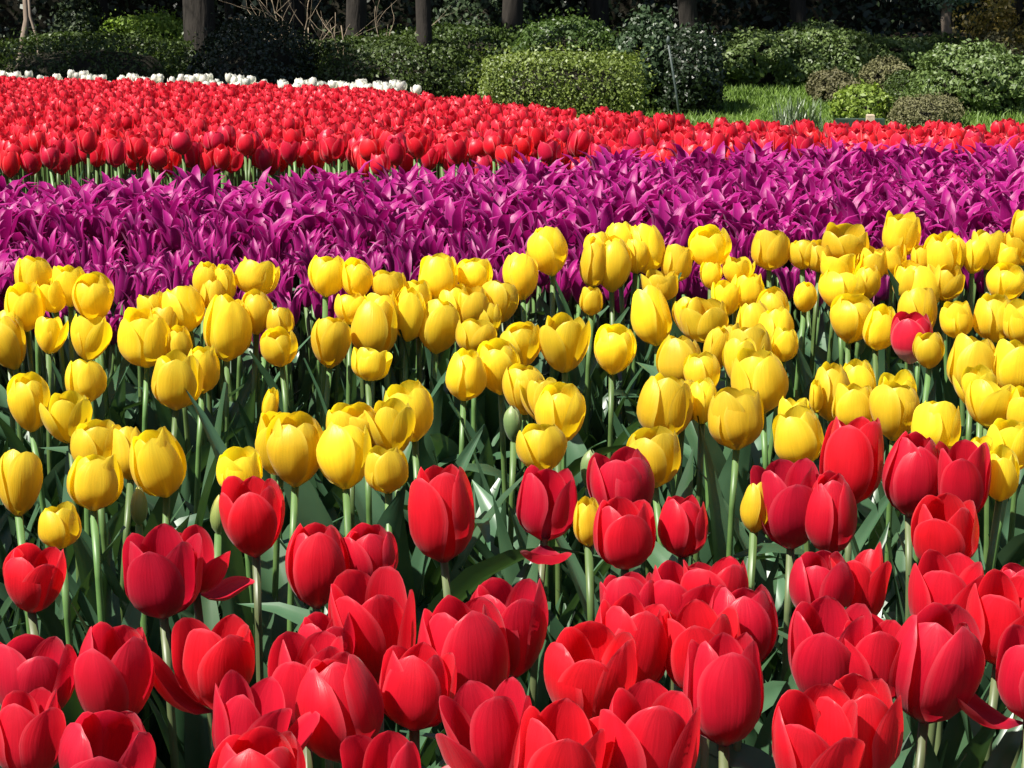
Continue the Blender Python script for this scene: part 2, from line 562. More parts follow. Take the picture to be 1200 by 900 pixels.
# ---------------------------------------------------------------- measured flowers: x, y, width, height in the photograph, form, label
REDS = [
 (35, 679, 70, 72, 'm', 'dark red tulip at the left edge, below the small lone yellow tulip'),
 (190, 674, 88, 94, 'm', 'closed red tulip standing in front of the wide-open red tulip'),
 (228, 655, 60, 78, (0.4, [1.25, None, 0.1, 0.9, 0.2, 0.5]), 'wide-open red tulip with petals spread out sideways behind a closed one'),
 (299, 607, 72, 85, 'm', 'red tulip just above the spread petals of the wide-open tulip'),
 (370, 664, 70, 92, 'c', 'egg-shaped red tulip with a shorter red tulip touching it on one side'),
 (434, 653, 66, 68, 'm', 'short red tulip between the egg-shaped one and the tall isolated one'),
 (520, 603, 76, 106, 'c', 'tall isolated red tulip standing free among green leaves near the centre'),
 (638, 590, 74, 92, (4.71, [1.18, None, None, None, None, None]), 'red tulip with one lower petal bent down in front of its stem'),
 (736, 575, 76, 85, 'm', 'upper red tulip of the overlapping pair right of the bent-petal one'),
 (733, 627, 72, 74, 'm', 'lower red tulip of the overlapping pair right of the bent-petal one'),
 (800, 618, 56, 66, 'c', 'small closed red tulip standing alone right of the overlapping pair'),
 (928, 594, 80, 92, 'm', 'red tulip on the near side of the highest red tulip, overlapping a narrow one'),
 (997, 542, 72, 96, 'm', 'highest of the near red tulips, rising in among yellow tulips'),
 (975, 603, 58, 90, 'c', 'narrow red tulip tucked directly under the highest near red tulip'),
 (1067, 556, 66, 92, 'c', 'tall closed red tulip between the highest near one and a darker one'),
 (1128, 563, 64, 90, 'm', 'dark red tulip close behind the tall closed one, beside yellow tulips'),
 (1110, 624, 75, 76, 'm', 'rounded red tulip below the tall closed and the dark red tulips'),
 (130, 796, 92, 112, 'm', 'upright red tulip left of the tulip with a swung-out petal'),
 (252, 776, 92, 120, (3.3, [0.55, None, None, 0.1, None, 0.35]), 'red tulip with one petal swung out to the left near the bottom'),
 (36, 800, 95, 95, 'm', 'upper of two overlapping red tulips at the lower left edge'),
 (30, 862, 84, 95, 'm', 'lower of two overlapping red tulips in the bottom left corner'),
 (118, 893, 112, 105, 'm', 'red tulip at the bottom edge directly below the upright red tulip'),
 (283, 860, 108, 112, 'o', 'broad open red tulip directly below the tulip with a swung-out petal'),
 (305, 912, 105, 92, 'm', 'red tulip cut off by the bottom edge, before the broad open one'),
 (405, 832, 98, 118, 'c', 'tall closed red tulip at the front of the lower left clump'),
 (358, 805, 92, 105, 'm', 'red tulip half hidden by the left side of the clump-front tulip'),
 (385, 762, 66, 80, 'm', 'small red tulip topmost in the lower left clump'),
 (443, 740, 98, 122, 'm', 'large dark red tulip just left of the largest red tulip'),
 (545, 772, 108, 130, 'c', 'largest and smoothest closed red tulip, at the lower centre'),
 (600, 738, 92, 108, 'm', 'red tulip behind the right shoulder of the largest red tulip'),
 (690, 795, 108, 112, 'm', 'big red tulip at the front of the clump right of the largest tulip'),
 (727, 760, 88, 108, 'm', 'red tulip directly behind the big red tulip of the centre clump'),
 (745, 718, 68, 85, 'm', 'small red tulip peeping over the top of the centre clump'),
 (793, 712, 85, 90, 'm', 'red tulip at the back left of the tight foursome right of centre'),
 (840, 705, 85, 85, 'm', 'red tulip at the back right of the tight foursome right of centre'),
 (582, 864, 115, 112, 'o', 'wide cup-shaped red tulip below the largest red tulip'),
 (648, 892, 108, 112, 'm', 'red tulip at the bottom edge overlapping the wide cup-shaped one'),
 (757, 870, 115, 118, 'm', 'large red tulip at the bottom edge below the centre clump'),
 (458, 905, 90, 95, (0.5, [1.0, None, 0.3, 1.0, 0.6, None]), 'fully opened red tulip with loose petals at the bottom edge'),
 (485, 808, 84, 90, 'm', 'red tulip mostly hidden behind the largest one, low on its left'),
 (850, 812, 90, 118, 'm', 'tall red tulip at the front below the tight foursome'),
 (872, 738, 78, 92, 'm', 'red tulip at the front right of the tight foursome right of centre'),
 (828, 765, 88, 98, 'm', 'red tulip at the front left of the tight foursome right of centre'),
 (967, 770, 94, 112, 'm', 'red tulip with distinct pointed petals between two tall ones on the right'),
 (965, 690, 72, 78, 'm', 'red tulip directly behind the one with distinct pointed petals'),
 (1012, 684, 76, 84, 'o', 'open red tulip at the back of the right-hand red clump'),
 (1086, 778, 102, 130, 'c', 'largest closed red tulip in the right-hand red clump'),
 (1024, 775, 84, 95, 'm', 'shaded red tulip squeezed between the pointed-petal one and the largest closed'),
 (1110, 702, 90, 92, 'm', 'red tulip behind the top of the right clump\'s largest closed tulip'),
 (1172, 728, 92, 96, 'm', 'dark red tulip near the right edge beside the largest closed one'),
 (955, 877, 108, 115, 'm', 'front red tulip of the overlapping pair at the bottom right'),
 (1004, 858, 98, 108, 'm', 'rear red tulip of the overlapping pair at the bottom right'),
 (1208, 792, 92, 112, (3.0, [0.9, None, None, None, None, None]), 'red tulip cut by the right edge with a drooping petal'),
 (1200, 700, 60, 70, 'm', 'small red tulip cut by the right edge, above the drooping-petal one'),
]
_Y = [
 (42,323,42,47),(82,334,40,48),(112,348,46,54),(30,360,44,54),(17,402,44,60),(56,393,36,42),(101,396,48,52),(239,327,30,44),(262,332,28,44),
 (295,325,47,42),(222,360,48,54),(182,362,36,38),(171,396,58,66),(210,402,30,40),(265,384,54,76),(300,366,38,50),(330,377,32,36),(330,406,40,44),
 (381,323,43,47),(386,400,44,60),(205,447,56,64),(236,432,38,56),(102,446,45,50),(36,472,46,66),(82,490,52,56),(20,567,50,75),(113,525,58,60),
 (152,530,42,64),(108,565,60,65),(194,540,60,82),(71,617,48,50),(283,552,50,50),(328,515,50,80),(345,528,64,82),(313,474,18,26),(405,535,62,75),
 (412,500,55,50),(462,502,52,62),(486,483,56,66),(455,551,50,52),(543,440,46,58),(587,430,48,62),(615,457,48,56),(654,486,56,68),(640,525,56,55),
 (690,612,34,56),(768,537,62,66),(775,475,62,75),(420,325,36,46),(455,335,38,32),(435,384,54,70),(410,362,38,36),(477,368,38,62),(512,325,46,54),
 (556,323,40,38),(510,382,48,62),(553,362,44,48),(582,354,44,50),(613,323,40,55),(648,293,45,57),(693,308,32,58),(717,310,42,62),(726,281,36,40),
 (762,291,43,58),(693,352,26,34),(775,335,42,34),(790,308,36,44),(771,370,46,68),(556,396,46,40),(612,402,46,52),(662,403,56,64),(717,410,46,55),
 (431,427,42,30),(798,424,52,60),(835,289,45,48),(902,292,45,47),(941,298,32,34),(990,285,52,42),(1053,275,42,51),(1047,305,36,32),(982,310,46,36),
 (862,317,36,30),(833,322,24,28),(1102,299,45,50),(1118,297,30,45),(1082,302,26,30),(1157,293,42,45),(1180,300,30,30),(1200,270,36,44),(1195,290,34,40),
 (873,340,38,42),(830,376,54,48),(905,362,38,48),(886,378,40,48),(943,347,26,36),(985,340,52,48),(1013,330,30,42),(995,374,50,53),(1027,383,38,52),
 (1083,338,45,60),(1078,369,43,62),(1090,410,34,42),(1174,331,44,42),(1168,373,50,54),(1200,378,40,50),(1139,428,55,70),(1190,430,55,64),
 (836,407,32,52),(880,410,48,55),(855,404,30,50),(919,403,30,40),(895,447,62,72),(864,492,62,68),(823,470,36,52),(800,470,40,55),(942,513,58,66),
 (975,460,45,66),(1008,448,40,50),(1002,477,48,56),(1048,482,55,66),(1095,500,56,62),(957,464,16,38),(1157,473,60,52),(1198,480,40,50),(1185,523,52,60),
 (1173,555,40,62),(884,595,34,58),(1143,533,30,35),
 (812,372,40,45),(850,350,36,40),(910,385,40,48),(868,425,44,55),(1065,330,36,44),(1140,300,30,40),(1150,455,44,48),(1060,460,44,48),(930,490,40,48),
 (1020,310,34,40),(960,300,32,36),(700,290,30,36),(745,300,34,40),(570,375,36,40),(535,355,36,40),(450,365,40,44),(490,345,32,36),(250,345,30,36),
 (190,380,36,44),(65,345,34,40),(10,385,36,46),(430,500,46,52),(640,470,44,50),(825,440,40,50),(1105,330,36,42),(1125,375,36,42),
]
# flowers one can name at a glance; the others are described from the nearest of them
_MARKS = {
 (648,293): ('tall yellow tulip standing alone against the purple, left of the centre gap', 'the lone yellow tulip against the purple'),
 (1053,275): ('topmost yellow tulip on the right half, high against the purple', 'the topmost yellow tulip on the right'),
 (762,291): ('tall yellow tulip beside a leaning pair, high against the purple', 'the tall yellow tulip beside the leaning pair'),
 (265,384): ('largest tall yellow tulip in the back left of the band', 'the largest tall yellow tulip back left'),
 (662,403): ('big rounded yellow tulip in the very middle of the yellow band', 'the big rounded mid-band yellow tulip'),
 (717,410): ('half-open yellow tulip showing its cup, right of the big rounded one', 'the half-open mid-band yellow tulip'),
 (194,540): ('tall egg-shaped yellow tulip at the front left of the band', 'the egg-shaped yellow tulip front left'),
 (71,617): ('small lone yellow tulip lowest of all, above the dark red tulip', 'the small lowest yellow tulip'),
 (345,528): ('large yellow tulip in front of a taller one, above the short red', 'the large front yellow tulip left of centre'),
 (435,384): ('tall yellow tulip on twin stems in the back of the band', 'the tall yellow tulip on twin stems'),
 (864,492): ('large square-shouldered yellow tulip left of the highest near red tulip', 'the square-shouldered yellow tulip'),
 (1139,428): ('large smooth yellow tulip standing clear near the right edge', 'the large smooth yellow tulip near the right edge'),
 (902,292): ('open yellow tulip on a clear stem against the purple with a small neighbour', 'the clear-stemmed open yellow tulip'),
 (690,612): ('narrow yellow tulip half hidden behind the overlapping red pair', 'the narrow yellow tulip behind the red pair'),
 (884,595): ('narrow yellow tulip half hidden behind the red clump on the right', 'the narrow yellow tulip behind the right red clump'),
 (20,567): ('big dull yellow tulip on the left edge, near the front', 'the big dull yellow tulip on the left edge'),
 (42,323): ('yellow tulip highest at the left end of the band', 'the highest yellow tulip at the left end'),
 (381,323): ('squarish yellow tulip standing highest behind the twin-stemmed one', 'the squarish yellow tulip against the purple'),
 (654,486): ('large yellow tulip leaning over a lower one above the bent-petal red', 'the large yellow tulip above the bent-petal red'),
}
_OTHER = {(1068,397): 'the red-and-white tulip', (997,542): 'the highest near red tulip', (520,603): 'the tall isolated red tulip',
 (299,607): 'the red tulip above the spread petals', (736,575): 'the overlapping red pair', (1128,563): 'the dark red tulip among yellows'}


def name_yellows():
    marks = {k: v[1] for k, v in _MARKS.items()}
    marks.update(_OTHER)
    used, out = set(), []
    for (x, y, w_, h_) in _Y:
        if (x, y) in _MARKS:
            out.append((x, y, w_, h_, _MARKS[(x, y)][0]))
            continue
        big = 56 - (560 - y) * 0.05
        look = ('small ' if w_ < big * 0.72 else 'large ' if w_ > big * 1.12 else '') + ('slim ' if h_ / w_ > 1.38 else 'open ' if h_ / w_ < 1.02 else '')
        lab = None
        for rank in ('next to', 'second from', 'third from', 'fourth from', 'fifth from'):
            for (mx, my), ph in sorted(marks.items(), key=lambda q: math.hypot(q[0][0] - x, q[0][1] - y))[:3]:
                a = math.degrees(math.atan2(my - y, x - mx)) % 360
                side = ('on the right', 'on the upper right', 'above', 'on the upper left', 'on the left', 'on the lower left', 'below', 'on the lower right')[int((a + 22.5) // 45) % 8]
                key = (ph, side, rank)
                if key not in used and len((look + 'yellow tulip ' + side + ' ' + rank + ' ' + ph).split()) <= 16:
                    used.add(key)
                    lab = '%syellow tulip %s, %s %s' % (look, side, rank, ph)
                    break
            if lab:
                break
        out.append((x, y, w_, h_, lab))
    return out


YELLOWS = name_yellows()
BUDLIST = [(162,593,20,42,'bud','yellowish-green closed bud below the egg-shaped yellow tulip at left'),(255,603,20,46,'bud','yellow-green closed bud against the red tulip above the spread petals'),(690,550,22,48,'green_bud','green closed bud beside the upper tulip of the overlapping red pair'),(1120,342,14,34,'green_bud','small slim green bud among yellow tulips at the right back'),(602,497,22,45,'green_bud','green closed bud in the middle of the yellow band')]


# ---------------------------------------------------------------- ground
def build_ground():
    ys = np.concatenate([np.arange(-6, 24, 0.5), np.array([26, 30, 40, 60, 100, 200, 600])])
    xs = np.concatenate([[-600, -200, -80, -40], np.arange(-20, 20.1, 1.0), [40, 80, 200, 600]])
    X, Y = np.meshgrid(xs, ys)
    Z = np.vectorize(ground_z)(X, Y) + 0.0
    V = np.stack([X, Y, Z], -1).reshape(-1, 3)
    g = obj('ground', mesh('ground', V, grid_faces(len(ys), len(xs)), M['soil']))
    tag(g, 'dark garden soil under the beds and shrubs', None, None, 'structure')


build_ground()


# ---------------------------------------------------------------- foliage masses
def leaf_quads(P, N, size, seed, aspect=0.5, jitter=0.9):
    """small leaves (folded pairs of quads) at points P facing roughly N"""
    g = np.random.default_rng(seed)
    n = len(P)
    N = N + g.normal(0, jitter, (n, 3))
    N /= np.linalg.norm(N, axis=1, keepdims=True) + 1e-9
    A = np.cross(N, g.normal(0, 1, (n, 3)))
    A /= np.linalg.norm(A, axis=1, keepdims=True) + 1e-9
    B = np.cross(N, A)
    s = (size * g.uniform(0.6, 1.35, n))[:, None]
    tip, tail = P + A * s * 0.5, P - A * s * 0.5
    l = P + B * s * aspect * 0.5 + N * s * 0.12
    r = P - B * s * aspect * 0.5 + N * s * 0.12
    V = np.stack([tail, r, tip, l], 1).reshape(-1, 3)
    F = np.arange(4 * n).reshape(n, 4)
    return V, F


def lump_dir(g, n, up_only=True):
    D = g.normal(0, 1, (n, 3))
    if up_only:
        D[:, 2] = np.abs(D[:, 2]) * 1.3 - 0.55
    return D / np.linalg.norm(D, axis=1, keepdims=True)


def lump_noise(D, seed, amp):
    g = np.random.default_rng(seed)
    f = np.zeros(len(D))
    for k in range(7):
        fr = g.normal(0, 1, 3) * (2.2 + 0.9 * k)
        f += np.sin(D @ fr + g.uniform(0, 6.28)) / (1 + 0.35 * k)
    return 1 + amp * f / 2.2


def bush(name, label, cat, cx0, cx1, ytop, ybase, dist, mat, depth=None, n=5000, size=0.035, box=0.0, amp=0.12, seed=1, group=None, core=0.66, shell=0.22, stray=0.08, loose=0.9):
    """a shrub that spans the photograph's cx0..cx1, its top at ytop, standing at the given distance"""
    a, b = at_y(cx0, ybase, dist), at_y(cx1, ybase, dist)
    gz = ground_z((a.x + b.x) / 2, dist)
    rx = (b.x - a.x) / 2
    top = at_y((cx0 + cx1) / 2, ytop, dist).z
    h = max(top - gz, 0.15)
    ry = depth if depth else rx * 0.8
    root = thing(name, label, cat, ((a.x + b.x) / 2, dist + ry * 0.6, gz), (0, 0, 0), group)
    g = np.random.default_rng(seed)
    n, size = int(n * 2.6), size * 1.12
    D = lump_dir(g, n)
    if box > 0:                                     # push a ball towards a block for clipped hedges
        m = np.max(np.abs(D), axis=1, keepdims=True)
        Db = D / m
        D2 = D * (1 - box) + Db * box
    else:
        D2 = D
    f = lump_noise(D, seed, amp) * (1 - shell * g.power(2.2, n) * 0 - shell * (g.random(n) ** 1.5))
    f = f + np.where(g.random(n) < stray, g.uniform(0, 0.22, n), 0)
    hf = np.zeros(n)
    for k in range(6):
        hf += np.sin(D @ (g.normal(0, 1, 3) * 9) + g.uniform(0, 6.28))
    ok = hf > -1.9 + 0.9 * (box > 0.3) * -1
    D, D2, f = D[ok], D2[ok], f[ok]
    P = D2 * f[:, None] * np.array([rx, ry, h * 0.62])
    P[:, 2] += h * 0.38
    P[:, 2] = np.maximum(P[:, 2], 0.005)
    V, F = leaf_quads(P, D * 1.0, size, seed + 5, 0.55, loose)
    obj('foliage', mesh('foliage', V, F, mat, smooth=False), root)
    # dark solid core added to block see-through, standing in for shaded twigs
    nu, nv = 18, 10
    U_, W_ = np.meshgrid(np.linspace(0, 2 * np.pi, nu), np.linspace(-0.75, np.pi / 2, nv), indexing='ij')
    Dc = np.stack([np.cos(W_) * np.cos(U_), np.cos(W_) * np.sin(U_), np.sin(W_)], -1).reshape(-1, 3)
    D3 = Dc
    if box > 0:
        D3 = Dc * (1 - box) + Dc / np.max(np.abs(Dc), axis=1, keepdims=True) * box
    Pc = D3 * (lump_noise(Dc, seed, amp) * core)[:, None] * np.array([rx, ry, h * 0.62])
    Pc[:, 2] += h * 0.38
    Pc[:, 2] = np.maximum(Pc[:, 2], -0.02)
    obj('branches', mesh('branches', Pc, grid_faces(nu, nv), M['twig']), root)
    return root


G = {}
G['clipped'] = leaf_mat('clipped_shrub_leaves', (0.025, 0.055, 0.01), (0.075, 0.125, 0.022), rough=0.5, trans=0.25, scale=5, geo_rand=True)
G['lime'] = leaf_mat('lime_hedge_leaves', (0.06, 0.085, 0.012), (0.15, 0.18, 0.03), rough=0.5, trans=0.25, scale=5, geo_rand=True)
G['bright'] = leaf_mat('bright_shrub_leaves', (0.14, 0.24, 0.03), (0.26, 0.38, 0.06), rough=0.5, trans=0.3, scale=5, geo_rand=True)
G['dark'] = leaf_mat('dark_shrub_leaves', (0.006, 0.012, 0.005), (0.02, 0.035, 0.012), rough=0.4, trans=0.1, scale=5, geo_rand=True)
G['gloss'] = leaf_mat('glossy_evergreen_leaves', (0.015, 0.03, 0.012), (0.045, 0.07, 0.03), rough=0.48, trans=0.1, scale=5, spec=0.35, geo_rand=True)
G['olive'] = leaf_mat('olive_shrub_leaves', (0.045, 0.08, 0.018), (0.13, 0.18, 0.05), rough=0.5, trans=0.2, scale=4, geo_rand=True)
G['brown'] = leaf_mat('dry_brown_shrub_leaves', (0.06, 0.055, 0.022), (0.14, 0.13, 0.055), rough=0.7, trans=0.15, scale=4, geo_rand=True)
G['gold'] = leaf_mat('golden_tree_leaves', (0.12, 0.1, 0.02), (0.3, 0.22, 0.05), rough=0.5, trans=0.25, scale=3, geo_rand=True)
G['teal'] = leaf_mat('blue_green_leaves', (0.07, 0.13, 0.09), (0.2, 0.3, 0.22), rough=0.4, trans=0.2, scale=3, geo_rand=True)
G['canopy'] = leaf_mat('canopy_leaves', (0.006, 0.011, 0.004), (0.018, 0.032, 0.01), rough=0.4, trans=0.15, scale=2, geo_rand=True)  # deep shade of the wood is put into this leaf colour
G['grass'] = leaf_mat('grass_blades', (0.08, 0.14, 0.02), (0.18, 0.27, 0.05), rough=0.5, trans=0.3, scale=3, geo_rand=True)
G['iris'] = leaf_mat('grey_green_blades', (0.1, 0.15, 0.08), (0.22, 0.29, 0.17), rough=0.4, trans=0.2, scale=3, geo_rand=True)

bush('clipped_shrub', 'dark green low hedge at far left behind white tulips', 'shrub', -60, 235, 46, 92, 16.5, G['clipped'], 0.9, 6500, 0.03, 0.5, 0.07, 1, 'clipped evergreen shrubs behind the beds')
bush('clipped_shrub', 'sunlit bright green rounded shrub left of the thick trunk', 'shrub', 102, 240, 17, 60, 18.6, G['bright'], 0.5, 4500, 0.035, 0.25, 0.08, 2, 'clipped evergreen shrubs behind the beds')
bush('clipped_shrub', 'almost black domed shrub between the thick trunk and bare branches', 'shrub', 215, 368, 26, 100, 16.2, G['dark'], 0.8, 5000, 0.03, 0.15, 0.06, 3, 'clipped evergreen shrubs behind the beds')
bush('clipped_shrub', 'broad mid-green clipped mound around the slim leaning trunk', 'shrub', 312, 572, 45, 112, 16.6, G['clipped'], 0.9, 9000, 0.032, 0.1, 0.09, 4, 'clipped evergreen shrubs behind the beds')
bush('clipped_shrub', 'long low green hedge behind the broad clipped mound', 'shrub', 425, 625, 33, 80, 18.6, G['clipped'], 0.7, 5000, 0.035, 0.4, 0.08, 5, 'clipped evergreen shrubs behind the beds')
bush('clipped_shrub', 'flat-topped yellow-green clipped hedge block at the red bed edge', 'hedge', 560, 760, 64, 135, 15.6, G['lime'], 0.55, 10000, 0.026, 0.6, 0.06, 6, 'clipped evergreen shrubs behind the beds')
bush('clipped_shrub', 'dark green rounded shrub just behind the flat-topped hedge block', 'shrub', 598, 735, 24, 70, 17.6, G['clipped'], 0.7, 5000, 0.035, 0.2, 0.09, 7, 'clipped evergreen shrubs behind the beds')
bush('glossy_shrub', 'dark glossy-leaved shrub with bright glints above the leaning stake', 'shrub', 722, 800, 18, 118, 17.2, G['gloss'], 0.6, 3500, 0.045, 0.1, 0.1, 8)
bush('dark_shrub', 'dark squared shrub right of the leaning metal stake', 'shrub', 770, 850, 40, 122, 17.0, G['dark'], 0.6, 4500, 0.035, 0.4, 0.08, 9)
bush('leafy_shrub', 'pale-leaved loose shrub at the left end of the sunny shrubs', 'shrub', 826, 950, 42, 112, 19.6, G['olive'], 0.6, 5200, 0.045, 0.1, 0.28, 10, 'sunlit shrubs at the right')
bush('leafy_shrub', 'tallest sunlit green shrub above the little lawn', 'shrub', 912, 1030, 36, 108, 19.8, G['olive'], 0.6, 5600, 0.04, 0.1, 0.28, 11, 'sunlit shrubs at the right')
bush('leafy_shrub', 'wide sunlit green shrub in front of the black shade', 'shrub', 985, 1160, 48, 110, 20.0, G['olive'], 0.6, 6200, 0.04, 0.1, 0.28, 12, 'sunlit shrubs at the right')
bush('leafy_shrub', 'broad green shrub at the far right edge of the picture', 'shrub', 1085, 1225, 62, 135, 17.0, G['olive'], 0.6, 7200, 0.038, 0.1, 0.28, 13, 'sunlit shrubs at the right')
bush('dry_shrub', 'small brownish shrub with yellow-green tips left of the middle', 'shrub', 950, 1012, 85, 125, 18.0, G['brown'], 0.3, 2200, 0.026, 0.0, 0.22, 14, 'small dry shrubs')
bush('dry_shrub', 'small brownish shrub below the wide green shrub', 'shrub', 1008, 1075, 73, 115, 18.8, G['brown'], 0.3, 2200, 0.026, 0.0, 0.22, 15, 'small dry shrubs')
bush('dry_shrub', 'grey-brown dome shrub lowest of all, right of the marker block', 'shrub', 1045, 1135, 112, 160, 15.8, G['brown'], 0.35, 3500, 0.02, 0.0, 0.16, 16, 'small dry shrubs')
bush('leafy_shrub', 'small vivid green shrub behind the dark edging board', 'shrub', 978, 1050, 104, 160, 16.2, G['bright'], 0.3, 1800, 0.04, 0.0, 0.13, 17, 'sunlit shrubs at the right')
bush('leafy_shrub', 'small round green shrub between the two brownish shrubs and right shrub', 'shrub', 1040, 1095, 86, 130, 17.9, G['clipped'], 0.3, 2000, 0.028, 0.0, 0.1, 18, 'sunlit shrubs at the right')
bush('dry_shrub', 'brownish bush under the golden tree at the right edge', 'shrub', 1130, 1215, 42, 95, 19.2, G['brown'], 0.5, 2600, 0.032, 0.0, 0.14, 19, 'small dry shrubs')
bush('glossy_shrub', 'shaded shrub with grey glints behind the far-left hedge', 'shrub', 55, 112, -12, 60, 18.4, G['gloss'], 0.6, 2500, 0.05, 0.1, 0.14, 20)
bush('glossy_shrub', 'loose leafy shrub with yellow glints between the two middle trunks', 'shrub', 505, 625, -25, 60, 20.5, G['gloss'], 0.7, 3500, 0.055, 0.1, 0.16, 21)


# ---------------------------------------------------------------- trees
def limb(soup, p, d, L, r, g, depth, tips, n=5):
    pts, rad = [Vector(p)], [r]
    d = Vector(d).normalized()
    for i in range(n):
        d = (d + Vector((g.gauss(0, 0.16), g.gauss(0, 0.16), g.gauss(0.02, 0.1)))).normalized()
        pts.append(pts[-1] + d * L / n)
        rad.append(r * (1 - 0.6 * (i + 1) / n))
    V, F, U = tube(pts, rad, 6)
    soup.add(V, F, U)
    tips.append(pts[-1])
    if depth > 0:
        for k in range(3):
            j = g.randint(2, n)
            nd = (d + Vector((g.gauss(0, 0.6), g.gauss(0, 0.6), g.gauss(0.15, 0.3)))).normalized()
            limb(soup, pts[j], nd, L * 0.65, rad[j] * 0.75, g, depth - 1, tips, n)


CROWNS = {}


def crown_mesh(key, mat, rad, hgt, n, size, seed):
    g = np.random.default_rng(seed)
    P = []
    for k in range(46):
        c = g.normal(0, 1, 3)
        c = c / np.linalg.norm(c) * g.uniform(0.25, 1.0) ** 0.5 * np.array([rad, rad, hgt])
        q = g.normal(0, 1, (n // 46, 3))
        P.append(c + q / np.linalg.norm(q, axis=1, keepdims=True) * (g.random((n // 46, 1)) ** 0.4) * rad * g.uniform(0.2, 0.38))
    P = np.concatenate(P)
    V, F = leaf_quads(P, P / rad + np.array([0, 0, 0.6]), size, seed + 1, 0.55, 0.9)
    return mesh('crown', V, F, mat, smooth=False)


def tree(label, px, pbase, dist, wpx, lean=0.0, height=5.5, crown='canopy', bark='bark', rad=1.7, chgt=1.3, n=9000, size=0.11, seed=1, crown_off=(0, 0), cz=None):
    b = at_y(px, pbase, dist)
    gz = ground_z(b.x, dist)
    root = thing('tree', label, 'tree', (b.x, dist, gz), (0, 0, 0), 'trees shading the shrubs')
    g = random.Random(seed)
    r = wpx * dist / FPX / 2
    s = Soup()
    pts, rads = [], []
    for i in range(12):
        t = (0, 0.25 / height, 0.6 / height)[i] if i < 3 else i / 11
        pts.append((lean * t * height * 0.6 + 0.035 * g.gauss(0, 1) * (t > 0), 0.035 * g.gauss(0, 1) * (t > 0), t * height * 0.7 - 0.05))
        rads.append(r * (1.9, 1.12)[i] * 1.0 if i < 2 else r * (1 - 0.45 * t))
    V, F, U = tube(pts, rads, 12)
    s.add(V, F, U)
    tips = []
    for k in range(6):
        j = g.randint(5, 11)
        a = g.uniform(0, 6.28)
        limb(s, pts[j], (math.cos(a), math.sin(a), g.uniform(0.3, 1.0)), height * 0.35, rads[j] * 0.6, g, 1, tips)
    obj('trunk', s.build('trunk', M[bark]), root)
    key = (crown, rad, chgt, n, size)
    if key not in CROWNS:
        CROWNS[key] = crown_mesh(key, G[crown], rad, chgt, n, size, len(CROWNS) * 13 + 5)
    obj('crown', CROWNS[key], root, (lean * height * 0.6 + crown_off[0], crown_off[1], cz if cz else height * 0.85), (0, 0, g.uniform(0, 6.28)))
    return root


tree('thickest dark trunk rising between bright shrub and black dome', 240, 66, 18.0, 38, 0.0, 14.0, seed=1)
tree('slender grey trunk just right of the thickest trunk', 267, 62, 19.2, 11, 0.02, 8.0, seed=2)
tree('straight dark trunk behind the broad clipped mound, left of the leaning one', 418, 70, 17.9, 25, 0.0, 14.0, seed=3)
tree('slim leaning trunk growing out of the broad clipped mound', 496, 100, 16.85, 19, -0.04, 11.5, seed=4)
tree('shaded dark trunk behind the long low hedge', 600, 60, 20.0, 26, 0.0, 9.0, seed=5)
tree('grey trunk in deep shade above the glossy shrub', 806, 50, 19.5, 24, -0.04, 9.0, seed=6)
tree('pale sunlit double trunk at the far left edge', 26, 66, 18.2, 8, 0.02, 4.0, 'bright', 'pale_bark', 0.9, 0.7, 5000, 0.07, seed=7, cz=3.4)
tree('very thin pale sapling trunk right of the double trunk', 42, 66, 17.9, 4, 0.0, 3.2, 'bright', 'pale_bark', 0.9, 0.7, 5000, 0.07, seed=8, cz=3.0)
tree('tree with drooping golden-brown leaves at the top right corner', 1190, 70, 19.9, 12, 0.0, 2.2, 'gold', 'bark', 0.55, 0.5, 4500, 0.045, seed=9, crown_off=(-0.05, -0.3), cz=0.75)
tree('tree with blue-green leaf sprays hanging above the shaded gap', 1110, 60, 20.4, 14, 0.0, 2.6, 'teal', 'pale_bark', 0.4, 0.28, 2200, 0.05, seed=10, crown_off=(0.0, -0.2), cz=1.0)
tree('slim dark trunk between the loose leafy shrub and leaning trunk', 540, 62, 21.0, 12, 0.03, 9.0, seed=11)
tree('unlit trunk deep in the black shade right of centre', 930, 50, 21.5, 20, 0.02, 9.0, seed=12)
for k, (px_, d_, cz_, lab_) in enumerate(((-100, 14.8, 3.2, None), (-330, 14.6, 3.4, None), (-80, 19.2, 4.5, None), (120, 21.0, 4.0, 'shadowed trunk seen above the sunlit bright green shrub'),  # those without a label are unseen trees added to cast shade
                                          (345, 21.3, 4.2, 'shadowed trunk seen through the bare pale branches'), (700, 22.2, 4.5, 'shadowed trunk above the dark green rounded shrub'))):
    tree(lab_ or 'unseen tree added past the left edge of the bed to shade the hedges', px_, 60, d_, 28, 0.0, cz_ / 0.8, seed=40 + k, cz=cz_, rad=1.15 if d_ < 17 else 1.7)


